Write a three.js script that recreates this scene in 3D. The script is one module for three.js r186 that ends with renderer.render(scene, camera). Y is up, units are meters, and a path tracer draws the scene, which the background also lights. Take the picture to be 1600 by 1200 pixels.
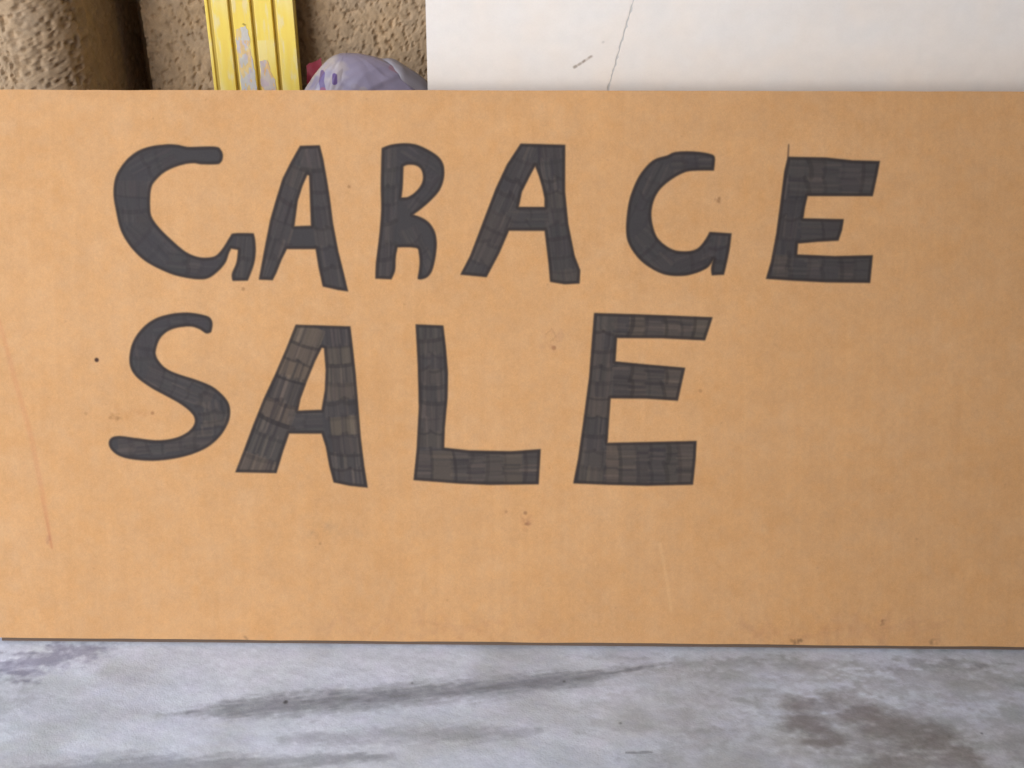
import * as THREE from 'three';
import { RoundedBoxGeometry } from 'three/addons/geometries/RoundedBoxGeometry.js';

// ---------------------------------------------------------------- camera, sky, sun, exposure
const scene = new THREE.Scene();
const camera = new THREE.PerspectiveCamera(38.88, 4 / 3, 0.01, 60);
camera.position.set(0.0181, 0.7399, 0.8339);
camera.up.set(-0.0056, 0.88295, -0.46944);
camera.lookAt(0.0181 - 0.01392, 0.7399 - 0.46947, 0.8339 - 0.88284);

const SKY = [0.85, 0.94, 1.12], SKY_LEVEL = 1.5;
{
  const w = 64, h = 32, d = new Float32Array(w * h * 4);
  for (let j = 0; j < h; j++) for (let i = 0; i < w; i++) {
    const el = (j + 0.5) / h * Math.PI - Math.PI / 2;                 // rows run from below upward
    const up = Math.max(0, Math.sin(el)), l = SKY_LEVEL * (0.85 + 0.3 * up), k = (j * w + i) * 4;
    for (let c = 0; c < 3; c++) d[k + c] = SKY[c] * l;
    d[k + 3] = 1;
  }
  const t = new THREE.DataTexture(d, w, h, THREE.RGBAFormat, THREE.FloatType);
  t.mapping = THREE.EquirectangularReflectionMapping; t.magFilter = THREE.LinearFilter; t.needsUpdate = true;
  scene.background = t; scene.environment = t;
}
const sun = new THREE.DirectionalLight(new THREE.Color().setRGB(1.0, 0.96, 0.91), 1.5);
sun.position.set(-1.5, 0.75, 2.3); sun.target.position.set(0, 0.2, 0);
sun.castShadow = true; sun.shadow.radius = 60; sun.shadow.mapSize.set(2048, 2048);
Object.assign(sun.shadow.camera, { left: -3, right: 3, top: 3, bottom: -3, near: 0.1, far: 12 });
scene.add(sun, sun.target);

const renderer = new THREE.WebGLRenderer({ antialias: true });
renderer.toneMapping = THREE.LinearToneMapping;
renderer.toneMappingExposure = 1.3;
renderer.shadowMap.enabled = true;

// ---------------------------------------------------------------- helpers
function rng(seed) { let s = seed >>> 0; return () => { s = (s + 0x6D2B79F5) >>> 0; let t = s; t = Math.imul(t ^ (t >>> 15), t | 1); t ^= t + Math.imul(t ^ (t >>> 7), t | 61); return ((t ^ (t >>> 14)) >>> 0) / 4294967296; }; }
const hash = (x, y, s) => { let h = Math.imul(x, 374761393) + Math.imul(y, 668265263) + Math.imul(s, 1274126177); h = Math.imul(h ^ (h >>> 13), 1274126177); return ((h ^ (h >>> 16)) >>> 0) / 4294967296; };
function noise(x, y, s = 0) {                                          // smooth value noise, 0..1
  const xi = Math.floor(x), yi = Math.floor(y), fx = x - xi, fy = y - yi, u = fx * fx * (3 - 2 * fx), v = fy * fy * (3 - 2 * fy);
  const a = hash(xi, yi, s), b = hash(xi + 1, yi, s), c = hash(xi, yi + 1, s), d = hash(xi + 1, yi + 1, s);
  return a + (b - a) * u + (c - a) * v + (a - b - c + d) * u * v;
}
const fbm = (x, y, s = 0, n = 4) => { let t = 0, a = 0.5, m = 0; for (let i = 0; i < n; i++) { t += a * noise(x, y, s + i * 17); m += a; x = x * 2.03 + 11.3; y = y * 2.03 + 5.7; a *= 0.5; } return t / m; };
const smooth = (a, b, x) => { const t = Math.min(1, Math.max(0, (x - a) / (b - a))); return t * t * (3 - 2 * t); };
const clamp255 = (v) => Math.max(0, Math.min(255, v));
function makeCanvas(w, h) { const c = document.createElement('canvas'); c.width = w; c.height = h; return c; }
function colourTexture(c) { const t = new THREE.CanvasTexture(c); t.colorSpace = THREE.SRGBColorSpace; t.anisotropy = 8; return t; }
function heightTexture(n, f) {
  const d = new Uint8Array(n * n * 4);
  for (let j = 0; j < n; j++) for (let i = 0; i < n; i++) { const v = clamp255(255 * f(i, j)), k = (j * n + i) * 4; d[k] = d[k + 1] = d[k + 2] = v; d[k + 3] = 255; }
  const t = new THREE.DataTexture(d, n, n); t.magFilter = THREE.LinearFilter; t.minFilter = THREE.LinearFilter; t.wrapS = t.wrapT = THREE.RepeatWrapping; t.needsUpdate = true; return t;
}
function mesh(name, geometry, material, parent) { const m = new THREE.Mesh(geometry, material); m.name = name; m.castShadow = m.receiveShadow = true; parent.add(m); return m; }
function thing(name, label, category, x = 0, y = 0, z = 0) { const g = new THREE.Group(); g.name = name; g.userData = { label, category }; g.position.set(x, y, z); scene.add(g); return g; }
function structure(m, label, category) { m.userData = { kind: 'structure', label, category }; return m; }
function box(x0, x1, y0, y1, z0, z1) { const g = new THREE.BoxGeometry(x1 - x0, y1 - y0, z1 - z0); g.translate((x0 + x1) / 2, (y0 + y1) / 2, (z0 + z1) / 2); return g; }
function gridGeometry(us, vs, at, uvAt) {                              // a sheet through at(u, v)
  const pos = [], uv = [], idx = [], nu = us.length, nv = vs.length;
  for (const v of vs) for (const u of us) { pos.push(...at(u, v)); uv.push(...uvAt(u, v)); }
  for (let j = 0; j < nv - 1; j++) for (let i = 0; i < nu - 1; i++) { const a = j * nu + i, b = a + 1, c = a + nu, d = c + 1; idx.push(a, b, d, a, d, c); }
  const g = new THREE.BufferGeometry(); g.setAttribute('position', new THREE.Float32BufferAttribute(pos, 3)); g.setAttribute('uv', new THREE.Float32BufferAttribute(uv, 2)); g.setIndex(idx); g.computeVertexNormals(); return g;
}
const span = (a, b, n) => Array.from({ length: n + 1 }, (_, i) => a + (b - a) * i / n);
function steps(list) { const o = []; for (const [a, b, d] of list) { const n = Math.max(1, Math.round((b - a) / d)); for (let i = 0; i < n; i++) o.push(a + (b - a) * i / n); } o.push(list[list.length - 1][1]); return o; }

// ---------------------------------------------------------------- concrete floor
{
  const SIZE = 2.4, N = 2048, X0 = -1.2, Z0 = -0.9;                     // the print covers x -1.2..1.2, z -0.9..1.5
  const c = makeCanvas(N, N), ctx = c.getContext('2d'), img = ctx.createImageData(N, N), d = img.data;
  const seg = (x, z, pts) => { let best = 9, bt = 0; for (let i = 0; i < pts.length - 1; i++) { const [ax, az, aw] = pts[i], [bx, bz, bw] = pts[i + 1]; const dx = bx - ax, dz = bz - az; let t = ((x - ax) * dx + (z - az) * dz) / (dx * dx + dz * dz); t = Math.min(1, Math.max(0, t)); const w = aw + (bw - aw) * t, q = Math.hypot(x - ax - dx * t, z - az - dz * t) / w; if (q < best) { best = q; bt = i + t; } } return [best, bt]; };
  const streak = [[-0.32, 0.096, 0.008], [-0.26, 0.089, 0.013], [-0.2, 0.081, 0.0165], [-0.11, 0.072, 0.016], [0.005, 0.053, 0.014], [0.075, 0.042, 0.012], [0.16, 0.021, 0.007]];
  const streak2 = [[-0.2, 0.125, 0.005], [-0.12, 0.118, 0.009], [-0.03, 0.117, 0.008], [0.03, 0.112, 0.004]];
  const streak3 = [[-0.42, 0.165, 0.004], [-0.33, 0.156, 0.012], [-0.22, 0.153, 0.009], [-0.1, 0.143, 0.004]];
  const grimeAndShade = [[0.42, 0.045, 0.12, 0.03, 1], [0.48, 0.11, 0.07, 0.05, 1], [0.24, 0.03, 0.11, 0.016, 0.7], [0.33, 0.11, 0.12, 0.06, 0.8], [0.13, 0.09, 0.06, 0.035, 0.5], [0.2, 0.15, 0.08, 0.03, 0.6], [-0.5, 0.09, 0.04, 0.06, 0.5]];  // mottled dirt with painted shade mixed in, mostly darkening the right side
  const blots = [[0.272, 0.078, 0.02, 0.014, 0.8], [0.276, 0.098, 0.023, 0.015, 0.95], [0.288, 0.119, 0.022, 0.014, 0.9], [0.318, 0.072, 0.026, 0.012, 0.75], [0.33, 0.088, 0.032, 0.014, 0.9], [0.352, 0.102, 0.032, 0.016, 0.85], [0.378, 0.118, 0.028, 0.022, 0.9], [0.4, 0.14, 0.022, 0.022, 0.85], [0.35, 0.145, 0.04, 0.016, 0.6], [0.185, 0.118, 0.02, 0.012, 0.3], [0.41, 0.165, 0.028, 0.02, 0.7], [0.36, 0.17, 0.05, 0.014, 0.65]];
  for (let j = 0; j < N; j++) for (let i = 0; i < N; i++) {
    const x = X0 + SIZE * (i + 0.5) / N, z = Z0 + SIZE * (j + 0.5) / N, k = (j * N + i) * 4;
    const big = fbm(x * 5 + 3, z * 7, 1, 4) - 0.5, mid = fbm(x * 28 + z * 6, z * 40, 5, 4) - 0.5, fine = fbm(x * 170, z * 230, 9, 3) - 0.5, grit = hash(i, j, 3) - 0.5;
    const trowel = fbm(x * 14 + z * 30, z * 85 - x * 22, 12, 3) - 0.5, warm = fbm(x * 9, z * 13, 21, 3) - 0.5, tint = fbm(x * 60, z * 80, 25, 2) - 0.5;
    const dirt = smooth(0.42, 0.72, fbm(x * 11 + 2, z * 17, 61, 5) + 0.12 * fine);
    let l = 211 + 13 * big + 14 * mid + 22 * fine + 11 * grit + 15 * trowel + 13 * (fbm(x * 45 + z * 60, z * 330 - x * 130, 15, 2) - 0.5) - 20 * dirt;
    let r = l - 7 + 7 * warm + 5 * tint + 2 * dirt, g = l - 1 + 2 * warm, b = l + 10 - 7 * warm + 6 * tint - 6 * dirt;
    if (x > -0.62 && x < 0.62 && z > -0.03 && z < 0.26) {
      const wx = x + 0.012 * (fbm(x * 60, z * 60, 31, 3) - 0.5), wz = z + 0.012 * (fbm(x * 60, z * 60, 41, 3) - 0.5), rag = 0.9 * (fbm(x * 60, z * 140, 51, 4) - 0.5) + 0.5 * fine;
      const ragS = 0.9 * (fbm(x * 45 - z * 20, z * 330 + x * 62, 55, 4) - 0.5) + 0.4 * fine, [q1, t1] = seg(x, z + 0.25 * (wz - z), streak), s1 = smooth(1.5, 0, q1 + ragS + 0.9 * smooth(1.2, 0, t1) + 0.8 * smooth(4.8, 6, t1)) * 0.31 * (0.72 + 0.56 * fbm(x * 70, z * 260 + x * 50, 57, 3)), s2 = smooth(1.9, 0, seg(x, z, streak2)[0] + ragS * 2) * 0.13, s3 = smooth(1.7, 0, seg(x, z, streak3)[0] + ragS * 1.6) * 0.2;
      const dark = 1 - s1 - s2 - s3; r *= dark; g *= dark; b *= dark * (1 - 0.02 * s1);
      let gr = 0; for (const [bx, bz, bw, bh, a] of grimeAndShade) gr = Math.max(gr, a * smooth(1.4, 0.3, Math.hypot((wx - bx) / bw, (wz - bz) / bh) + rag * 2.2));
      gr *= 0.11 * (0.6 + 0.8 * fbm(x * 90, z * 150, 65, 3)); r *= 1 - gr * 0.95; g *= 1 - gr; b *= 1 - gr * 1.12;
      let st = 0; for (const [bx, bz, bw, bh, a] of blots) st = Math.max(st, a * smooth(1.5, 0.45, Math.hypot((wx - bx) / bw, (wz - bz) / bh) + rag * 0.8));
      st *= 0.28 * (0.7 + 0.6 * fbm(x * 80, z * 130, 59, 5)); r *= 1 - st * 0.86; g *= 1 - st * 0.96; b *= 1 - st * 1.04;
      let pu = smooth(1.4, 0.2, Math.hypot((wx + 0.455) / 0.06, (wz - 0.026 + 0.25 * (wx + 0.455)) / 0.02) + rag * 1.8) * 0.26; r *= 1 - pu * 0.98; g *= 1 - pu * 1.02; b *= 1 - pu * 0.85;
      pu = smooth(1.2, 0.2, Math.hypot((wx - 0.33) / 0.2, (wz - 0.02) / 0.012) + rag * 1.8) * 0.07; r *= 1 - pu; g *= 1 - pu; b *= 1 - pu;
      const ln = smooth(1.2, 0.6, seg(x, z, [[0.108, 0.136, 0.0017], [0.13, 0.135, 0.0012]])[0] + 1.2 * fine) * 0.2; r *= 1 - ln; g *= 1 - ln; b *= 1 - ln;
      for (const [px, pz, pr] of [[-0.206, 0.0785, 0.0022], [-0.09, 0.052, 0.0013], [0.055, 0.048, 0.0015], [0.105, 0.101, 0.0014], [0.43, 0.109, 0.0014]]) { const q = smooth(1.5, 0.4, Math.hypot(x - px, z - pz) / pr) * (pr > 0.002 ? 0.5 : 0.3); r *= 1 - q; g *= 1 - q; b *= 1 - q; }
    }
    d[k] = clamp255(r); d[k + 1] = clamp255(g); d[k + 2] = clamp255(b); d[k + 3] = 255;
  }
  ctx.putImageData(img, 0, 0);
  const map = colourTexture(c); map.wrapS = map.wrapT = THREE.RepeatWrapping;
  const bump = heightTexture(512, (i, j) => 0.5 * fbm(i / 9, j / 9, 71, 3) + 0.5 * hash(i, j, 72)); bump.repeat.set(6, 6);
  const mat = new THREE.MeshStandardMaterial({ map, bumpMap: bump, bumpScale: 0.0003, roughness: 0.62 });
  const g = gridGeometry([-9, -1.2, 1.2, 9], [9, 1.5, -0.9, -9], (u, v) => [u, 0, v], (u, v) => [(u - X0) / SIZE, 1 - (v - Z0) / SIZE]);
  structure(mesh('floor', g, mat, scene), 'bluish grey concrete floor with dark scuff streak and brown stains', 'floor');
}

// ---------------------------------------------------------------- stucco wall and pillar
const stuccoRelief = (u, v) => {                                        // metres proud of the wall
  const s = u + 0.35 * v, t = v - 0.2 * u;
  const pits = smooth(0.56, 0.8, fbm(s * 330, t * 165, 101, 2)), lumps = fbm(s * 250, t * 140, 111, 3), fine = fbm(u * 480, v * 480, 121, 2);
  return 0.0018 * lumps - 0.0033 * pits + 0.0012 * fine;
};
let stuccoMat;
{
  const N = 1024, c = makeCanvas(N, N), ctx = c.getContext('2d'), img = ctx.createImageData(N, N), d = img.data;
  for (let j = 0; j < N; j++) for (let i = 0; i < N; i++) {
    const k = (j * N + i) * 4, l = 1 + 0.16 * (fbm(i / 90, j / 90, 131, 4) - 0.5) + 0.2 * (fbm(i / 7, j / 9, 141, 3) - 0.5) + 0.07 * (hash(i, j, 151) - 0.5), w = fbm(i / 30, j / 30, 161, 2) - 0.5;
    d[k] = clamp255(172 * l + 6 * w); d[k + 1] = clamp255(147 * l); d[k + 2] = clamp255(117 * l - 8 * w); d[k + 3] = 255;
  }
  ctx.putImageData(img, 0, 0);
  const map = colourTexture(c); map.wrapS = map.wrapT = THREE.RepeatWrapping;
  stuccoMat = new THREE.MeshStandardMaterial({ map, roughness: 0.95, side: THREE.DoubleSide });
}
{
  const WZ = -0.5, vs = steps([[0, 0.37, 0.03], [0.37, 0.62, 0.0016], [0.62, 2.4, 0.05]]);
  const wall = thing('stucco_wall', 'rough beige stucco wall behind the yellow board and the plastic bag', 'wall', 0, 0, WZ);
  const us = steps([[-0.44, -0.04, 0.0016], [-0.04, 1.34, 0.06]]);
  mesh('render_coat', gridGeometry(us, vs, (u, v) => [u, v, stuccoRelief(u, v)], (u, v) => [u / 0.8, v / 0.8]), stuccoMat, wall);
  mesh('masonry', box(-0.4395, 1.34, 0, 2.398, -0.2, -0.008), stuccoMat, wall);

  // the pillar: its plan runs along the front, round the corner and back to the wall
  const R = 0.065, SX = -0.475, FZ = 0.14, plan = [];                      // local z: 0 is the wall face
  for (const x of steps([[-0.95, -0.68, 0.03], [-0.68, SX - R, 0.0016]])) plan.push([x, FZ, 0, 1]);
  for (let i = 1; i < 34; i++) { const a = Math.PI / 2 * i / 34; plan.push([SX - R + R * Math.sin(a), FZ - R + R * Math.cos(a), Math.sin(a), Math.cos(a)]); }
  for (const z of span(FZ - R, -0.09, 60)) plan.push([SX, z, 1, 0]);
  let run = 0; const runs = plan.map((p, i) => (run += i ? Math.hypot(p[0] - plan[i - 1][0], p[1] - plan[i - 1][1]) : 0));
  const pillar = thing('stucco_pillar', 'round cornered beige stucco pillar standing proud of the wall', 'pillar', 0, 0, WZ);
  const ids = plan.map((_, i) => i);
  mesh('render_coat', gridGeometry(ids, vs, (i, v) => { const [x, z, nx, nz] = plan[i], h = stuccoRelief(runs[i] + 7.3, v); return [x + nx * h, v, z + nz * h]; }, (i, v) => [runs[i] / 0.8 + 0.37, v / 0.8 + 0.21]), stuccoMat, pillar);
  mesh('masonry', box(-0.95, SX - 0.03, 0, 2.398, -0.2, FZ - 0.03), stuccoMat, pillar);
  mesh('return_strip', box(SX - 0.029, -0.4405, 0, 2.398, -0.2, -0.085), stuccoMat, pillar);
}

// ---------------------------------------------------------------- unseen garage shell, added to block and shape the light
{
  const plaster = new THREE.MeshStandardMaterial({ color: new THREE.Color().setRGB(0.5, 0.41, 0.31), roughness: 0.95 });
  structure(mesh('added_ceiling', box(-1.0, 1.5, 2.4, 2.55, -0.7, 2.0), plaster, scene), 'added unseen plaster slab overhead that blocks the sky', 'added_ceiling');
  structure(mesh('added_side_wall', box(1.35, 1.5, 0, 2.398, -0.48, 1.798), plaster, scene), 'added unseen plaster wall that dims and warms the right side', 'wall');
  structure(mesh('added_front_wall', box(-0.6, 1.5, 0, 2.398, 1.8, 2.0), plaster, scene), 'added unseen plaster wall that cuts the sun toward the right', 'wall');
  structure(mesh('added_lintel', box(-1.0, -0.602, 1.28, 2.398, 1.8, 2.0), plaster, scene), 'added unseen plaster beam that cuts the light from above', 'added_lintel');
}

// ---------------------------------------------------------------- white panel
const PANEL_LEAN = 8 * Math.PI / 180;
{
  const g0 = thing('white_panel', 'large creased white board leaning on the wall behind the cardboard sign', 'board', 0, 0, 0);
    g0.position.set(0, 0.0007, -0.26 + 0.4759 * Math.tan(PANEL_LEAN)); g0.rotation.x = -PANEL_LEAN;
  const XL = -0.0828, XR = 0.86, TOP = 1.75, T = 0.005;
  // colour of the paper: faint blotches, one scuff
  const SX0 = -0.1, SW = 1.0, SH = 1.8, N = 1024, c = makeCanvas(N, 2048), ctx = c.getContext('2d'), img = ctx.createImageData(N, 2048), d = img.data;
  for (let j = 0; j < 2048; j++) for (let i = 0; i < N; i++) {
    const k = (j * N + i) * 4, l = 6 * (fbm(i / 60, j / 50, 201, 4) - 0.5) + 5 * (fbm(i / 9, j / 9, 211, 2) - 0.5) + 3 * (hash(i, j, 215) - 0.5), w = 5 * (fbm(i / 25, j / 25, 221, 2) - 0.5);
    d[k] = clamp255(238 + l + w); d[k + 1] = clamp255(229 + l); d[k + 2] = clamp255(219 + l - w); d[k + 3] = 255;
  }
  ctx.putImageData(img, 0, 0);
  const px = (x, y) => [(x - SX0) / SW * N, 2048 - y / SH * 2048];      // x, y in metres on the panel
  ctx.lineCap = 'round';
  const mark = (pts, w, col) => { ctx.strokeStyle = col; ctx.lineWidth = w; ctx.beginPath(); pts.forEach((p, i) => ctx[i ? 'lineTo' : 'moveTo'](...px(...p))); ctx.stroke(); };
  mark([[0.063, 0.5155], [0.07, 0.5195], [0.08, 0.5258]], 2.4, 'rgba(140,120,100,0.28)');
  mark([[0.0632, 0.5155], [0.0645, 0.5162]], 3.2, 'rgba(120,104,90,0.42)'); mark([[0.0675, 0.518], [0.069, 0.519]], 2.4, 'rgba(120,104,90,0.36)'); mark([[0.0715, 0.5205], [0.073, 0.5218]], 2.0, 'rgba(110,92,78,0.5)'); mark([[0.077, 0.5245], [0.0795, 0.526]], 1.6, 'rgba(120,100,84,0.4)');
  mark([[0.0905, 0.539], [0.0912, 0.5394]], 2, 'rgba(120,115,110,0.25)');
  const map = colourTexture(c);
  const paper = new THREE.MeshStandardMaterial({ map, roughness: 0.85, bumpMap: heightTexture(256, (i, j) => fbm(i / 5, j / 5, 231, 3)), bumpScale: 0.0002 });
  const core = new THREE.MeshStandardMaterial({ color: new THREE.Color().setRGB(0.62, 0.6, 0.57), roughness: 0.95 });
  const planar = (g) => { const p = g.attributes.position, u = g.attributes.uv; for (let i = 0; i < p.count; i++) u.setXY(i, (p.getX(i) - SX0) / SW, p.getY(i) / SH); return g; };
  // the crease runs through these two points of the panel, and on in a straight line
  const A = [0.097, 0.494], B = [0.1192, 0.5782], slope = (B[0] - A[0]) / (B[1] - A[1]), creaseX = (y) => A[0] + slope * (y - A[1]);
  const r = rng(5), jag = []; for (let y = 0; y < TOP; y += (y > 0.45 && y < 0.62) ? 0.0024 : 0.02) jag.push([y, r(), r()]); jag.push([TOP, 0.5, 0.5]);
  const skin = (left) => {
    const s = new THREE.Shape(), edge = jag.map(([y, a, b]) => [creaseX(y) + (left ? -0.0004 - 0.0013 * a * a : 0.0004 + 0.0015 * b * b), y]);
    if (left) { s.moveTo(XL, 0); for (const e of edge) s.lineTo(...e); s.lineTo(XL, TOP); }
    else { s.moveTo(XR, 0); s.lineTo(XR, TOP); for (const e of edge.reverse()) s.lineTo(...e); }
    s.closePath();
    const g = planar(new THREE.ExtrudeGeometry(s, { depth: 0.0004, bevelEnabled: false }));
    if (left) g.translate(0, 0, -0.0004);
    else { const p = g.attributes.position; for (let i = 0; i < p.count; i++) p.setZ(i, p.getZ(i) - 0.0004 - 0.004 * Math.max(0, p.getX(i) - creaseX(p.getY(i)))); }   // the right half bends back a little
    g.computeVertexNormals(); return g;
  };
  mesh('face_sheet', skin(true), paper, g0).userData.label = 'white face to the left of the crease';
  mesh('face_sheet', skin(false), paper, g0).userData.label = 'white face bent back along the crease';
  const back = new THREE.BoxGeometry(XR - XL - 0.002, TOP - 0.002, T, 40, 20, 1); back.translate((XL + XR) / 2, TOP / 2, -0.0005 - T / 2);
  { const p = back.attributes.position; for (let i = 0; i < p.count; i++) p.setZ(i, p.getZ(i) - 0.004 * Math.max(0, p.getX(i) - creaseX(p.getY(i)))); back.computeVertexNormals(); }
  mesh('core', back, core, g0);
}

// ---------------------------------------------------------------- yellow ribbed board
{
  const LEAN = 2.6 * Math.PI / 180, H = 1.3, zAt = -0.462 + 0.49 * Math.tan(LEAN);
  const b = thing('yellow_board', 'narrow yellow ribbed board with peeling sticker leaning on the stucco wall', 'board', 0, 0.0005, zAt);
  b.rotation.x = -LEAN;
  const N = 512, c = makeCanvas(N, N), ctx = c.getContext('2d'), img = ctx.createImageData(N, N), d = img.data;
  for (let j = 0; j < N; j++) for (let i = 0; i < N; i++) {
    const k = (j * N + i) * 4, l = 12 * (fbm(i / 9, j / 60, 301, 4) - 0.5) + 5 * (hash(i, j, 305) - 0.5), wear = smooth(0.6, 0.78, fbm(i / 12, j / 26, 311, 4)), pale = smooth(0.45, 0.8, fbm(i / 40, j / 90, 321, 3));
    d[k] = clamp255(249 + l * 0.4 - 6 * wear); d[k + 1] = clamp255(220 + l + 8 * pale + 2 * wear); d[k + 2] = clamp255(100 + l + 52 * wear + 50 * pale); d[k + 3] = 255;
  }
  ctx.putImageData(img, 0, 0);
  const map = colourTexture(c); map.wrapS = map.wrapT = THREE.RepeatWrapping;
  const paint = new THREE.MeshPhysicalMaterial({ map, roughness: 0.7 });
  const groove = new THREE.MeshStandardMaterial({ color: new THREE.Color().setRGB(0.5, 0.36, 0.07), roughness: 0.8 });
  const sc = makeCanvas(128, 512), sctx = sc.getContext('2d'), sim = sctx.createImageData(128, 512), sd = sim.data;
  for (let j = 0; j < 512; j++) for (let i = 0; i < 128; i++) {
    const k = (j * 128 + i) * 4, l = 26 * (fbm(i / 14, j / 26, 331, 4) - 0.5) + 6 * (hash(i, j, 335) - 0.5), li = smooth(0.5, 0.65, fbm(i / 30, j / 30, 341, 3)), ye = smooth(0.58, 0.66, fbm(i / 16 + 5, j / 34, 351, 3));
    sd[k] = clamp255(208 + l - 4 * li + 24 * ye); sd[k + 1] = clamp255(203 + l - 9 * li); sd[k + 2] = clamp255(194 + l + 5 * li - 55 * ye); sd[k + 3] = 255;
  }
  sctx.putImageData(sim, 0, 0);
  const stickerMap = colourTexture(sc); stickerMap.wrapS = stickerMap.wrapT = THREE.RepeatWrapping; stickerMap.repeat.set(30, 6);
  const sticker = new THREE.MeshStandardMaterial({ map: stickerMap, roughness: 0.6 });
  const worn = new THREE.MeshStandardMaterial({ map: stickerMap, color: new THREE.Color().setRGB(1, 0.9, 0.86), roughness: 0.7 });
  const edges = [-0.3545, -0.3485, -0.325, -0.2996, -0.2747, -0.252], G = 0.0022;
  for (let i = 0; i < 5; i++) {
    const x0 = edges[i] + (i ? G : 0), x1 = edges[i + 1] - (i < 4 ? G : 0), g = new RoundedBoxGeometry(x1 - x0, H, 0.014, 2, 0.0011);
    g.translate((x0 + x1) / 2, H / 2, -0.007 - (i ? 0 : 0.002));
    const p = g.attributes.position, u = g.attributes.uv; for (let q = 0; q < p.count; q++) u.setXY(q, p.getX(q) * 5 + i * 0.21, p.getY(q) * 2);
    mesh('rib', g, paint, b);
  }
  mesh('backing', box(edges[0] + 0.001, edges[5] - 0.001, 0.002, H - 0.002, -0.02, -0.0038), groove, b);
  const ragged = rng(21), patch = (pts, m) => {
    const q = []; pts.forEach(([x, y], i) => { const [x2, y2] = pts[(i + 1) % pts.length], n = Math.max(1, Math.round(Math.hypot(x2 - x, y2 - y) / 0.003)); for (let t = 0; t < n; t++) q.push(new THREE.Vector2(x + (x2 - x) * t / n + 0.0014 * (ragged() - 0.5), y + (y2 - y) * t / n + 0.0014 * (ragged() - 0.5))); });
    const s = new THREE.Shape(q); const g = new THREE.ExtrudeGeometry(s, { depth: 0.0003, bevelEnabled: false }); g.translate(0, 0, 0.0001); return mesh('sticker_remnant', g, m, b);
  };
  patch([[-0.3205, 0.512], [-0.3145, 0.514], [-0.309, 0.516], [-0.3065, 0.511], [-0.3055, 0.499], [-0.3075, 0.492], [-0.3045, 0.478], [-0.3035, 0.462], [-0.3025, 0.44], [-0.302, 0.36], [-0.322, 0.34], [-0.3225, 0.41], [-0.321, 0.46], [-0.322, 0.49]], sticker);
  patch([[-0.3075, 0.5175], [-0.3105, 0.5195], [-0.3125, 0.5175], [-0.3105, 0.516]], groove).name = 'scratch';
  patch([[-0.2965, 0.476], [-0.2905, 0.4785], [-0.286, 0.476], [-0.2855, 0.466], [-0.281, 0.455], [-0.279, 0.435], [-0.28, 0.37], [-0.297, 0.37], [-0.2972, 0.45]], worn);
}

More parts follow.
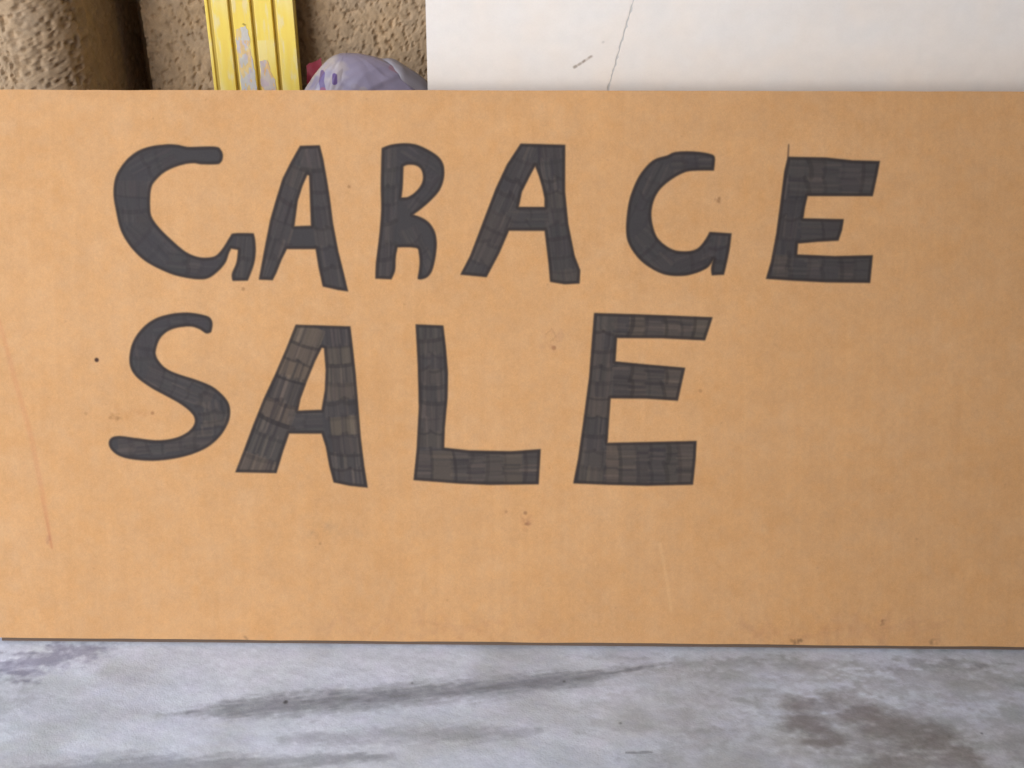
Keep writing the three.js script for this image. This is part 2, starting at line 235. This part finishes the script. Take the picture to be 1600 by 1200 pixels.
// ---------------------------------------------------------------- plastic bag
{
  const bag = thing('plastic_bag', 'crumpled lilac plastic bag peeking over the cardboard sign beside the white board', 'bag', -0.178, 0, -0.36);
  const N = 512, c = makeCanvas(N, N), ctx = c.getContext('2d'), img = ctx.createImageData(N, N), d = img.data;
  for (let j = 0; j < N; j++) for (let i = 0; i < N; i++) {
    const k = (j * N + i) * 4, l = 10 * (fbm(i / 20, j / 20, 401, 4) - 0.5) + 4 * (hash(i, j, 405) - 0.5), w = smooth(0.5, 0.72, fbm(i / 55 + 3, j / 40, 411, 3));
    d[k] = clamp255(150 + l + 30 * w); d[k + 1] = clamp255(142 + l + 27 * w); d[k + 2] = clamp255(163 + l + 6 * w); d[k + 3] = 255;
  }
  ctx.putImageData(img, 0, 0);
  // local print window: x -0.1..0.18, y 0.34..0.52
  const px = (x, y) => [(x + 0.1) / 0.28 * N, (0.52 - y) / 0.18 * N];
  ctx.lineCap = 'round';
  const stroke = (pts, w, col) => { ctx.strokeStyle = col; ctx.lineWidth = w; ctx.beginPath(); pts.forEach((p, i) => ctx[i ? 'lineTo' : 'moveTo'](...px(...p))); ctx.stroke(); };
  stroke([[-0.0235, 0.489], [-0.0245, 0.482], [-0.0225, 0.474]], 11, 'rgba(92,66,128,0.85)'); stroke([[-0.0225, 0.474], [-0.021, 0.468]], 12, 'rgba(150,60,96,0.8)');
  stroke([[-0.0095, 0.488], [-0.0092, 0.481]], 10, 'rgba(92,66,128,0.85)'); stroke([[-0.011, 0.473], [-0.011, 0.466]], 9, 'rgba(170,90,110,0.7)');
  stroke([[0.05, 0.493], [0.064, 0.487]], 14, 'rgba(170,110,120,0.45)'); for (let i = 0; i < 9; i++) stroke([[0.012 + i * 0.009, 0.478 - i * 0.003], [0.03 + i * 0.009, 0.458 - i * 0.003]], 16, i % 2 ? 'rgba(176,160,140,0.35)' : 'rgba(140,126,132,0.3)');
  const map = colourTexture(c);
  const film = new THREE.MeshPhysicalMaterial({ map, roughness: 0.36, clearcoat: 0.4, clearcoatRoughness: 0.25, side: THREE.DoubleSide });
  const ridge = (t) => 1 - Math.abs(2 * (t - Math.floor(t)) - 1);
  const point = (a, p, off = 0) => {                                     // a round the bag, p from the floor to the crown
    const ca = Math.cos(a), sa = Math.sin(a), up = Math.sin(p), out = Math.cos(p);
    const f = fbm(a * 1.6 + p * 0.6, p * 2.2, 421, 3);
    const g2 = fbm(ca * out * 4 + 7 + sa * out * 2.5, p * 3.5 - ca * out * 2, 451, 3), cr = 1 - Math.abs(2 * g2 - 1);
    let w = 0.0045 * (ridge(a * 1.9 + 2.2 * f) - 0.5) * out + 0.010 * (f - 0.5) * out + 0.010 * (cr - 0.75) * Math.sqrt(Math.max(0, out));
    const flat = up > 0 ? 1 : 1.12;
    const ax = (ca < 0 ? 0.085 : 0.16) + w + off, az = 0.07 + w + off;
    return [ca * out ** (up > 0 ? 1 : 0.7) * ax * flat, Math.max(0.0008, 0.283 + up * (up > 0 ? 0.2225 + off + 0.25 * w : 0.3)), sa * out ** (up > 0 ? 1 : 0.7) * az];
  };
  const us = span(0, Math.PI * 2, 260), vs = span(-Math.PI / 2 + 0.02, Math.PI / 2 - 0.008, 200);
  mesh('bag_body', gridGeometry(us, vs, (a, p) => point(-a, p), (a, p) => { const q = point(-a, p); return [(q[0] + 0.1) / 0.28, (q[1] - 0.34) / 0.18]; }), film, bag);
  // a loose fold of the film lying over the right shoulder
  const fold = (u, v) => { const x = 0.03 + 0.068 * u, e = point(-0.5, 0.1), y = 0.283 + 0.2225 * Math.sqrt(Math.max(0.02, 1 - (x / 0.16) ** 2)); const lift = 0.0055 * Math.sin(Math.PI * v) * (0.5 + 0.5 * u) + 0.002 + 0.0015 * noise(u * 9, v * 5, 431); return [x, y + lift - 0.010 * v * v - 0.006 * (1 - smooth(0, 0.35, u)) - 0.004 * smooth(0.8, 1, v), -0.008 + (0.006 + 0.022 * smooth(0, 0.5, u)) * v]; };
  const pale = new THREE.MeshPhysicalMaterial({ color: new THREE.Color().setRGB(0.27, 0.245, 0.27), roughness: 0.4, clearcoat: 0.3, side: THREE.DoubleSide });
  mesh('loose_fold', gridGeometry(span(0, 1, 40), span(0, 1, 14), fold, (u, v) => [u, v]), pale, bag).userData.label = 'pale grey fold of film on the shoulder';
  // red scrap sticking out at the left
  const red = new THREE.MeshStandardMaterial({ color: new THREE.Color().setRGB(0.22, 0.022, 0.035), roughness: 0.5, side: THREE.DoubleSide });
  mesh('red_tab', gridGeometry(span(0, 1, 12), span(0, 1, 10), (u, v) => [-0.0495 + 0.02 * u, 0.468 + 0.018 * v + 0.012 * u * v + 0.002 * noise(u * 5, v * 5, 441), -0.02 - 0.008 * Math.sin(u * 3 + v * 2)], (u, v) => [u, v]), red, bag).userData.label = 'red scrap at the shoulder of the bag';
}

// ---------------------------------------------------------------- cardboard sign
const LETTERS = [ // each: curved outline?, outlines in millimetres on the sheet, marker strokes [x0, y0, x1, y1, width, rows, thinness]
  { curved: true, outlines: [[-308.3,485.3,-284.7,485.6,-279.1,482.3,-277.4,476.8,-279.3,471.3,-283.7,469.4,-298.6,469.4,-304.8,470.4,-313.5,469.6,-324.8,466.3,-334.8,461.3,-342.4,454.6,-346.9,448.4,-348.7,439.8,-349.1,428.7,-348.3,420.1,-344.4,412.7,-337.1,404.1,-326.0,393.6,-313.7,383.8,-301.2,379.2,-290.0,379.3,-283.7,382.0,-277.3,389.5,-271.0,399.4,-267.2,402.5,-248.5,402.6,-247.0,395.8,-246.8,383.4,-248.8,372.3,-254.6,357.4,-269.0,357.1,-269.6,363.5,-265.0,374.7,-263.4,387.1,-270.5,388.3,-273.0,383.3,-276.3,374.6,-283.9,365.9,-292.8,359.7,-301.6,358.4,-311.6,359.4,-326.6,362.6,-341.5,368.8,-353.9,375.6,-363.7,384.2,-372.3,395.3,-378.3,407.7,-381.7,423.7,-383.9,438.5,-383.0,450.8,-379.7,460.6,-370.7,472.9,-359.3,481.5,-346.8,485.8,-331.9,487.7,-321.9,487.4,-314.5,485.9]],
    strokes: [[-324.6,477.9,-363.5,458.2,23.8,3,0.15],[-366.1,453.3,-365.7,411.4,35.0,3,0.2],[-365.7,411.4,-331.3,376.9,32.5,3,0.15],[-331.3,376.9,-283.8,372.1,20.0,3,0.2],[-256.0,399.5,-261.5,357.3,16.2,2,0.15]] },
  { curved: false, outlines: [[-202.2,486.5,-183.4,487.2,-180.1,474.0,-176.9,455.5,-173.7,434.3,-171.2,413.0,-166.0,384.9,-160.7,363.5,-157.0,347.4,-166.2,348.7,-181.1,352.0,-185.0,370.1,-187.8,388.2,-216.2,388.1,-221.4,378.0,-226.9,364.6,-230.4,357.9,-243.3,358.5,-241.1,369.9,-236.8,391.4,-231.8,415.4,-226.2,434.1,-219.3,455.4,-211.0,471.3],[-195.7,459.4,-193.4,458.7,-192.1,410.2,-208.9,409.5,-205.3,434.2,-200.5,448.8]],
    strokes: [[-194.8,484.5,-236.5,359.2,23.0,7,0.3],[-189.5,484.6,-168.9,350.1,23.0,7,0.3]] },
  { curved: true, outlines: [[-123.0,484.5,-115.0,487.6,-102.6,489.2,-91.5,488.3,-81.6,484.6,-70.5,478.0,-64.9,471.3,-63.1,462.7,-64.3,452.9,-68.0,444.4,-75.5,435.8,-85.4,427.1,-93.5,421.2,-85.4,418.5,-78.0,413.7,-72.4,405.1,-70.5,394.0,-71.8,380.4,-74.9,368.0,-79.2,361.8,-85.5,359.3,-88.6,359.9,-86.7,372.9,-87.3,384.0,-90.4,389.6,-108.4,390.1,-110.3,380.3,-111.0,367.9,-114.7,359.2,-129.7,359.8,-129.0,375.2,-125.8,399.9,-123.8,424.6,-124.0,449.1,-123.4,473.5],[-102.6,467.5,-97.7,469.3,-90.3,468.7,-85.3,465.1,-83.1,457.8,-84.7,450.4,-90.3,443.1,-97.8,438.1,-104.6,437.5,-103.3,449.1]],
    strokes: [[-116.2,485.8,-120.4,360.4,16.2,7,0.35],[-102.6,479.7,-73.0,461.5,18.8,3,0.15],[-73.0,461.5,-99.0,429.6,18.8,3,0.15],[-99.1,407.4,-79.2,363.1,18.8,4,0.2]] },
  { curved: false, outlines: [[10.7,489.1,53.1,488.0,53.2,466.4,53.4,443.5,56.7,412.9,63.2,382.2,68.7,368.3,68.1,356.0,54.1,355.1,40.1,357.4,38.5,374.4,34.4,406.7,-0.5,406.5,-9.7,385.0,-22.0,361.8,-46.9,364.0,-37.6,381.8,-25.3,414.1,-13.0,446.4,-2.3,469.3],[24.7,468.6,28.6,458.7,31.8,448.0,34.2,437.3,34.2,428.9,8.7,428.8,11.7,443.4,18.6,457.2]],
    strokes: [[20.7,487.6,-34.4,361.7,29.7,8,0.35],[40.8,487.7,55.7,355.9,26.6,9,0.35],[2.6,417.3,36.6,417.4,21.9,2,0.2]] },
  { curved: true, outlines: [[170.0,482.2,181.8,481.7,192.8,479.7,196.8,476.4,196.0,464.7,175.4,464.3,165.3,461.6,153.5,454.5,144.4,446.1,138.9,436.0,136.7,424.2,138.0,412.4,142.4,400.6,151.1,392.2,161.3,387.5,174.9,387.2,183.3,390.6,190.0,399.1,193.3,405.5,214.0,404.2,212.2,387.4,207.6,365.0,196.5,364.4,195.6,370.4,197.4,379.7,192.1,372.0,182.0,366.9,168.5,363.8,151.5,364.8,136.0,371.8,124.0,381.9,115.3,395.4,113.1,408.9,114.9,430.9,119.0,446.0,126.4,461.1,138.1,473.7,151.5,478.3,158.2,481.3]],
    strokes: [[195.5,473.0,156.7,471.3,18.9,3,0.25],[151.7,467.9,125.3,410.7,24.1,4,0.2],[125.4,403.9,158.1,373.6,27.5,3,0.2],[161.5,375.3,196.9,389.0,24.1,3,0.2],[203.5,404.2,202.5,365.3,17.2,3,0.2]] },
  { curved: false, outlines: [[267.0,477.4,303.2,476.7,328.5,474.2,354.6,473.5,352.4,460.1,348.7,440.8,317.6,440.7,286.4,440.6,284.1,429.7,282.7,418.8,321.5,418.1,320.1,408.0,317.0,398.2,296.7,397.0,278.2,395.2,277.6,384.2,314.0,382.7,350.3,383.7,348.5,357.8,306.1,358.1,272.2,359.7,248.7,361.3,253.1,377.4,257.6,404.4,260.5,429.7,264.0,463.2]],
    strokes: [[271.2,477.4,260.3,360.5,25.8,6,0.3],[270.0,458.2,352.5,456.8,34.4,5,0.35],[281.2,407.9,320.1,408.0,20.6,2,0.35],[255.0,371.5,349.8,371.0,25.8,6,0.4]] },
  { curved: true, outlines: [[-314.8,325.5,-303.0,324.2,-293.0,321.4,-289.7,315.5,-291.1,307.1,-295.7,305.8,-301.6,309.6,-310.0,312.4,-321.8,311.7,-332.0,308.6,-339.7,302.7,-344.1,295.1,-346.0,285.0,-341.9,276.5,-334.4,269.8,-322.6,264.8,-304.1,259.0,-290.6,253.2,-280.5,244.8,-274.7,236.3,-273.7,226.1,-276.7,215.9,-284.5,204.0,-296.6,193.7,-312.0,186.7,-329.1,182.4,-349.6,180.0,-370.0,181.2,-383.6,184.6,-391.2,190.5,-393.6,197.3,-390.1,202.5,-381.5,203.7,-366.2,201.8,-345.8,199.8,-328.8,202.0,-316.8,207.2,-309.8,214.0,-308.0,220.8,-311.3,227.6,-321.4,236.0,-334.8,243.6,-351.6,252.8,-365.0,262.9,-370.8,273.0,-371.0,284.8,-366.9,298.3,-357.3,311.0,-345.3,319.5,-330.0,324.1]],
    strokes: [[-296.4,315.5,-347.2,310.2,15.1,3,0.1],[-357.5,303.4,-358.1,269.7,25.2,3,0.2],[-354.8,266.3,-289.1,239.6,20.2,5,0.5],[-287.4,237.9,-284.5,205.7,30.2,4,0.5],[-291.3,202.2,-383.4,193.1,18.5,6,0.35]] },
  { curved: false, outlines: [[-207.9,314.2,-154.9,312.8,-152.5,291.0,-150.1,267.5,-147.8,237.1,-145.4,203.2,-142.1,175.9,-138.9,154.6,-155.8,156.2,-172.0,159.5,-176.1,175.7,-179.3,194.4,-183.5,208.0,-215.7,207.8,-221.8,190.7,-228.8,168.5,-268.8,169.1,-260.9,188.8,-250.4,216.1,-239.9,241.6,-227.8,267.0,-217.4,290.7],[-182.8,292.5,-180.3,291.7,-178.8,270.7,-179.8,250.4,-183.3,230.9,-207.0,229.9,-204.4,241.8,-197.4,260.5,-189.7,279.0]],
    strokes: [[-195.3,314.3,-249.3,168.4,35.3,8,0.95],[-166.7,312.8,-154.1,154.5,31.9,9,0.75],[-215.6,218.9,-182.5,219.9,21.8,2,0.25]] },
  { curved: false, outlines: [[-90.7,315.1,-64.2,314.0,-61.7,293.0,-59.7,268.1,-60.1,243.2,-62.8,213.9,-63.4,194.1,-38.8,191.5,2.8,190.9,31.5,193.2,29.7,159.0,-17.9,158.0,-49.2,159.1,-93.0,162.3,-89.9,192.8,-87.7,234.7,-88.7,276.3]],
    strokes: [[-77.3,315.2,-77.3,192.9,26.9,8,0.5],[-90.9,175.0,31.0,175.8,33.1,7,0.6]] },
  { curved: false, outlines: [[83.1,326.9,133.6,325.6,197.2,323.3,194.2,313.2,190.5,301.5,149.4,303.3,105.1,303.4,103.8,280.0,134.2,277.1,171.6,274.1,168.7,260.1,165.1,242.5,134.6,244.2,99.5,244.3,98.2,223.6,96.9,200.0,135.2,201.0,184.0,202.4,183.2,183.2,181.2,159.7,135.8,158.3,101.2,158.9,64.3,160.2,68.8,184.0,73.9,223.4,79.0,265.8,81.3,301.7]],
    strokes: [[93.2,326.6,82.4,160.3,26.6,10,0.5],[102.6,315.0,195.8,313.2,21.9,6,0.7],[103.2,262.0,170.3,259.3,32.8,4,0.55],[96.3,181.0,182.4,180.8,42.2,6,0.6]] },
];
{
  const LEAN = 24 * Math.PI / 180, XL = -0.514, XR = 0.528, W = XR - XL, H = 0.5397, T = 0.004;
  const sign = thing('cardboard_sign', 'wide brown cardboard sign hand lettered GARAGE SALE in black marker', 'sign', 0, 0.0055, 0);
  sign.rotation.x = -LEAN;
  const CW = 2048, CH = Math.round(2048 * H / W), K = CW / (W * 1000);      // K: pixels for a millimetre
  const c = makeCanvas(CW, CH), ctx = c.getContext('2d');
  let img = ctx.createImageData(CW, CH), d = img.data;
  for (let j = 0; j < CH; j++) for (let i = 0; i < CW; i++) {
    const k = (j * CW + i) * 4;
    const l = 7 * (fbm(i / 230, j / 200, 501, 3) - 0.5) + 8 * (fbm(i / 38, j / 34, 511, 3) - 0.5) + 6 * (fbm(i / 9, j / 9, 521, 2) - 0.5) + 4 * (fbm(i / 2.4, j / 2.8, 525, 2) - 0.5) + 3 * (noise(i / 11, j / 300, 528) - 0.5);
    const w = 7 * (fbm(i / 70 + 9, j / 60, 531, 3) - 0.5) + 8 * (fbm(i / 16, j / 16, 541, 2) - 0.5), fleck = hash(i >> 1, j >> 1, 551) > 0.9988 ? -10 : 0;
    d[k] = clamp255(204 + l + 0.3 * w + fleck); d[k + 1] = clamp255(156 + l - 0.3 * w + fleck); d[k + 2] = clamp255(106 + l - w + fleck); d[k + 3] = 255;
  }
  ctx.putImageData(img, 0, 0);
  const X = (mm) => (mm - XL * 1000) * K, Y = (mm) => CH - mm * K;
  ctx.lineCap = ctx.lineJoin = 'round';
  const blotch = (x, y, rx, ry, col, seed, n = 14) => { const r = rng(seed); ctx.fillStyle = col; for (let i = 0; i < n; i++) { ctx.beginPath(); ctx.ellipse(X(x + rx * (r() * 2 - 1)), Y(y + ry * (r() * 2 - 1)), K * (1 + rx * 0.28 * r()), K * (1 + ry * 0.3 * r()), r() * 3, 0, 7); ctx.fill(); } };
  const scratch = (pts, w, col) => { ctx.strokeStyle = col; ctx.lineWidth = w * K; ctx.beginPath(); pts.forEach(([x, y], i) => ctx[i ? 'lineTo' : 'moveTo'](X(x), Y(y))); ctx.stroke(); };
  const dot = (x, y, r, col) => { ctx.fillStyle = col; ctx.beginPath(); ctx.arc(X(x), Y(y), r * K, 0, 7); ctx.fill(); };
  // stains, scuffs and specks where the photograph shows them
  blotch(-387, 223, 6, 3, 'rgba(120,80,45,0.10)', 1); blotch(-371, 229, 16, 5, 'rgba(140,90,50,0.05)', 2); dot(-350, 227, 1.7, 'rgba(120,75,45,0.45)'); dot(-385, 222, 2, 'rgba(120,80,45,0.28)'); dot(-392, 222, 1.6, 'rgba(120,80,45,0.25)'); dot(-416, 226, 1.6, 'rgba(120,80,45,0.2)');
  dot(-404, 279, 2.1, 'rgba(55,35,28,0.9)'); blotch(200, 436, 2.2, 2.4, 'rgba(95,58,35,0.2)', 36, 7);
  dot(-155, 448, 1.5, 'rgba(110,70,40,0.35)'); dot(-259, 349, 1.7, 'rgba(110,70,40,0.3)'); dot(187, 252, 1.8, 'rgba(110,72,50,0.25)'); dot(-186, 98, 1.3, 'rgba(120,80,50,0.35)');
  blotch(-180, 111, 16, 7, 'rgba(120,105,80,0.05)', 3, 26); blotch(17, 122, 5, 10, 'rgba(110,70,50,0.08)', 4); dot(17, 130, 1.8, 'rgba(110,70,50,0.4)'); dot(18, 119, 1.6, 'rgba(110,70,50,0.35)'); dot(-2, 131, 1.5, 'rgba(110,70,50,0.25)');
  blotch(41, 302, 10, 8, 'rgba(130,90,60,0.06)', 6); dot(44, 293, 2.2, 'rgba(120,70,45,0.4)'); scratch([[36, 306], [42, 312], [46, 304], [40, 299]], 0.8, 'rgba(130,90,60,0.3)');
  for (let i = 0; i < 5; i++) scratch([[-501 + i * 0.8, 318], [-488 + i, 262], [-473 + i, 204], [-462 + i, 140], [-453, 92]], 2.2, 'rgba(190,95,70,0.06)');
  scratch([[-462, 142], [-453, 92]], 2.2, 'rgba(150,80,65,0.1)'); blotch(-455, 100, 2.5, 6, 'rgba(130,80,70,0.1)', 35, 8);
  blotch(370, 23, 2, 3, 'rgba(95,60,45,0.16)', 34, 8); blotch(286, 3, 5, 2.5, 'rgba(70,48,38,0.22)', 31, 9); blotch(421, 5, 5, 3, 'rgba(70,48,38,0.1)', 32, 9); blotch(-262, 2, 3, 2, 'rgba(70,48,38,0.1)', 33, 6); blotch(330, 14, 100, 10, 'rgba(120,80,55,0.035)', 7, 90);
  blotch(-60, 15, 120, 8, 'rgba(130,90,60,0.035)', 8, 60);
  { const r = rng(77); for (let i = 0; i < 240; i++) dot(-510 + 1030 * r(), 535 * r(), 0.3 + 0.7 * r() * r(), 'rgba(100,65,40,' + (0.08 + 0.22 * r()).toFixed(2) + ')'); for (let i = 0; i < 60; i++) { const x = -510 + 1030 * r(), y = 535 * r(), a = r() * 6.3, q = 3 + 9 * r(); scratch([[x, y], [x + q * Math.cos(a), y + q * Math.sin(a)]], 0.4, r() > 0.5 ? 'rgba(235,205,165,0.22)' : 'rgba(110,75,45,0.16)'); } }
  scratch([[150, 100], [158, 60], [162, 34]], 3, 'rgba(240,205,160,0.14)');
  // marker lettering
  const path = (pts, curved) => {
    const n = pts.length / 2, P = (i) => [X(pts[2 * ((i + n) % n)]), Y(pts[2 * ((i + n) % n) + 1])];
    ctx.moveTo(...P(0));
    for (let i = 0; i < n; i++) {
      const [p0, p1, p2, p3] = [P(i - 1), P(i), P(i + 1), P(i + 2)];
      const turn = (a, b, q) => { const u = [b[0] - a[0], b[1] - a[1]], v = [q[0] - b[0], q[1] - b[1]]; return (u[0] * v[0] + u[1] * v[1]) / (Math.hypot(...u) * Math.hypot(...v) || 1); };
      if (!curved) { ctx.lineTo(...p2); continue; }
      const k1 = turn(p0, p1, p2) < 0.45 ? 0 : 1 / 6, k2 = turn(p1, p2, p3) < 0.45 ? 0 : 1 / 6;      // sharp corners stay sharp
      ctx.bezierCurveTo(p1[0] + (p2[0] - p0[0]) * k1, p1[1] + (p2[1] - p0[1]) * k1, p2[0] - (p3[0] - p1[0]) * k2, p2[1] - (p3[1] - p1[1]) * k2, ...p2);
    }
    ctx.closePath();
  };
  const r = rng(11);
  for (const { curved, outlines, strokes } of LETTERS) {
    ctx.save();
    ctx.beginPath(); for (const o of outlines) path(o, curved); ctx.clip('evenodd');
    ctx.fillStyle = 'rgb(62,58,58)'; ctx.fillRect(0, 0, CW, CH);
    for (const [x0, y0, x1, y1, wd, rows, thin] of strokes) {
      const ax = X(x0), ay = Y(y0), len = Math.hypot(X(x1) - ax, Y(y1) - ay), ang = Math.atan2(Y(y1) - ay, X(x1) - ax), w = wd * K * 1.15;
      ctx.save(); ctx.translate(ax, ay); ctx.rotate(ang);
      for (let i = 0; i < rows; i++) {
        const a = len * (i + (i ? 0.3 * (hash(i, rows, wd | 0) - 0.5) : 0)) / rows, b = len * (i + 1 + 0.3 * (hash(i + 1, rows, wd | 0) - 0.5)) / rows, m = Math.min(1, Math.max(0, thin * (0.35 + 0.9 * r())));
        ctx.fillStyle = `rgba(${(60 + 54 * m) | 0},${(56 + 40 * m) | 0},${(59 + 16 * m) | 0},${(0.35 + 0.3 * m).toFixed(2)})`; ctx.fillRect(a, -w * 0.43, b - a, w * 0.86);
        const cols = Math.max(3, Math.round(w / 9));
        for (let q = 0; q < cols * 2; q++) { const t = -w / 2 + w * r(), s = r(); ctx.strokeStyle = s > 0.5 ? `rgba(40,36,38,${((0.1 + 0.2 * r()) * (0.35 + thin)).toFixed(2)})` : `rgba(134,116,98,${((0.05 + 0.28 * thin) * r()).toFixed(2)})`; ctx.lineWidth = 1.5 + 5 * r(); ctx.beginPath(); ctx.moveTo(a + 8 * (r() - 0.6), t); ctx.lineTo(b + 8 * (r() - 0.4), t + 4 * (r() - 0.5)); ctx.stroke(); }
        // overlapping ends of the marker rows: a scalloped darker line
        ctx.strokeStyle = `rgba(36,31,30,${((0.13 + 0.33 * thin) * (0.45 + 0.8 * r())).toFixed(2)})`; ctx.lineWidth = 4 + 5 * r();
        const parts = r() > 0.6 ? 2 : 1, sl = 10 * (r() - 0.5); for (let q = 0; q < parts && i; q++) { const t0 = -w / 2 + w * q / parts, jx = a + 4 * (r() - 0.5); ctx.beginPath(); ctx.moveTo(jx - sl, t0); ctx.quadraticCurveTo(jx + (5 + 7 * r()), t0 + w / parts / 2, jx + sl, t0 + w / parts); ctx.stroke(); }
      }
      ctx.restore();
    }
    ctx.restore();
    ctx.strokeStyle = 'rgba(44,36,32,0.62)'; ctx.lineWidth = 5.2 * K; ctx.save(); ctx.beginPath(); for (const o of outlines) path(o, curved); ctx.clip('evenodd'); ctx.beginPath(); for (const o of outlines) path(o, curved); ctx.stroke(); ctx.restore();
    ctx.strokeStyle = 'rgba(66,52,44,0.55)'; ctx.lineWidth = 1.3 * K; ctx.beginPath(); for (const o of outlines) path(o, curved); ctx.stroke();
  }
  scratch([[267.5, 489], [267, 476]], 1.3, 'rgba(70,52,42,0.75)');
  // ink soaks into the paper a little, then the grain of the paper over everything
  img = ctx.getImageData(0, 0, CW, CH); d = img.data;
  for (let pass = 0; pass < 2; pass++) { const src = d.slice(); for (let j = 1; j < CH - 1; j++) for (let i = 1; i < CW - 1; i++) { const k = (j * CW + i) * 4; for (let q = 0; q < 3; q++) d[k + q] = (4 * src[k + q] + 2 * (src[k + q - 4] + src[k + q + 4] + src[k + q - CW * 4] + src[k + q + CW * 4]) + src[k + q - 4 - CW * 4] + src[k + q + 4 - CW * 4] + src[k + q - 4 + CW * 4] + src[k + q + 4 + CW * 4]) / 16; } }
  for (let j = 0; j < CH; j++) for (let i = 0; i < CW; i++) { const k = (j * CW + i) * 4, n = 1 + 0.045 * (noise(i / 1.7, j / 2.1, 561) - 0.5) + 0.03 * (hash(i, j, 571) - 0.5); for (let q = 0; q < 3; q++) d[k + q] = clamp255(d[k + q] * n); }
  ctx.putImageData(img, 0, 0);
  const map = colourTexture(c);
  const bump = heightTexture(512, (i, j) => 0.35 * fbm(i / 6, j / 6, 581, 3) + 0.3 * hash(i, j, 583) + 0.18 * (0.5 + 0.5 * Math.sin(i / 512 * Math.PI * 2 * 14))); bump.repeat.set(12, 6);
  const face = new THREE.MeshStandardMaterial({ map, bumpMap: bump, bumpScale: 0.00012, roughness: 0.92 });
  const kraft = new THREE.MeshStandardMaterial({ color: new THREE.Color().setRGB(0.52, 0.34, 0.18), roughness: 0.9 });
  const warp = (x, y) => 0.0035 * (fbm(x * 3.2 + 4, y * 4, 591, 2) - 0.5) * smooth(0, 0.06, y);
  const g = new THREE.BoxGeometry(W, H, T, 120, 64, 1), p = g.attributes.position, uv = g.attributes.uv;
  for (let i = 0; i < p.count; i++) {
    const x = p.getX(i) + (XL + XR) / 2, y = p.getY(i) + H / 2, z = p.getZ(i) - T / 2;
    uv.setXY(i, (x - XL) / W, y / H);
    const rim = z > -T / 2 ? Math.max(smooth(0.0015, 0, y), smooth(H - 0.0015, H, y)) * 0.0008 : 0;
    p.setXYZ(i, x, y + (y > H - 1e-4 ? 0.0006 * (fbm(x * 30, 1, 595, 3) - 0.5) : y < 1e-4 ? 0.0010 * (fbm(x * 26, 2, 596, 3) - 0.5) : 0), z + warp(x, y) - rim);
  }
  g.computeVertexNormals();
  mesh('front_sheet', g, face, sign).userData.label = 'lettered front face of the flattened carton';
  const D = 0.045, yb = (D * Math.sin(LEAN) - 0.0055 + 0.0004) / Math.cos(LEAN);   // the rear sheet carries the sign on the floor
  const gb = box(XL + 0.003, XR - 0.003, yb, 0.535, -D, -D + T); mesh('back_sheet', gb, kraft, sign);
  // added dark strip below the front sheet: shade of the floor gap as colour
  const shadeBrown = new THREE.MeshStandardMaterial({ color: new THREE.Color().setRGB(0.15, 0.105, 0.078), roughness: 0.95 });
  const shadeStrip = new THREE.BoxGeometry(W - 0.012, 0.12, 0.0025, 120, 1, 1), lp = shadeStrip.attributes.position;
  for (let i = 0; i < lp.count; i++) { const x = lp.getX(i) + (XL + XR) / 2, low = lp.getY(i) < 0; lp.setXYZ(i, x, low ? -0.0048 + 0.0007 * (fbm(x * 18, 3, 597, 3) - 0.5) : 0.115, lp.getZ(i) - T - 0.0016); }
  shadeStrip.computeVertexNormals(); mesh('shade_strip', shadeStrip, shadeBrown, sign).userData.label = 'added dark strip painted as the shade under the front sheet';
  mesh('side_fold', box(XL, XL + 0.0028, yb + 0.001, 0.534, -D + 0.001, -T - 0.002), kraft, sign);
  mesh('side_fold', box(XR - 0.0028, XR, yb + 0.001, 0.534, -D + 0.001, -T - 0.002), kraft, sign);
}

renderer.render(scene, camera);
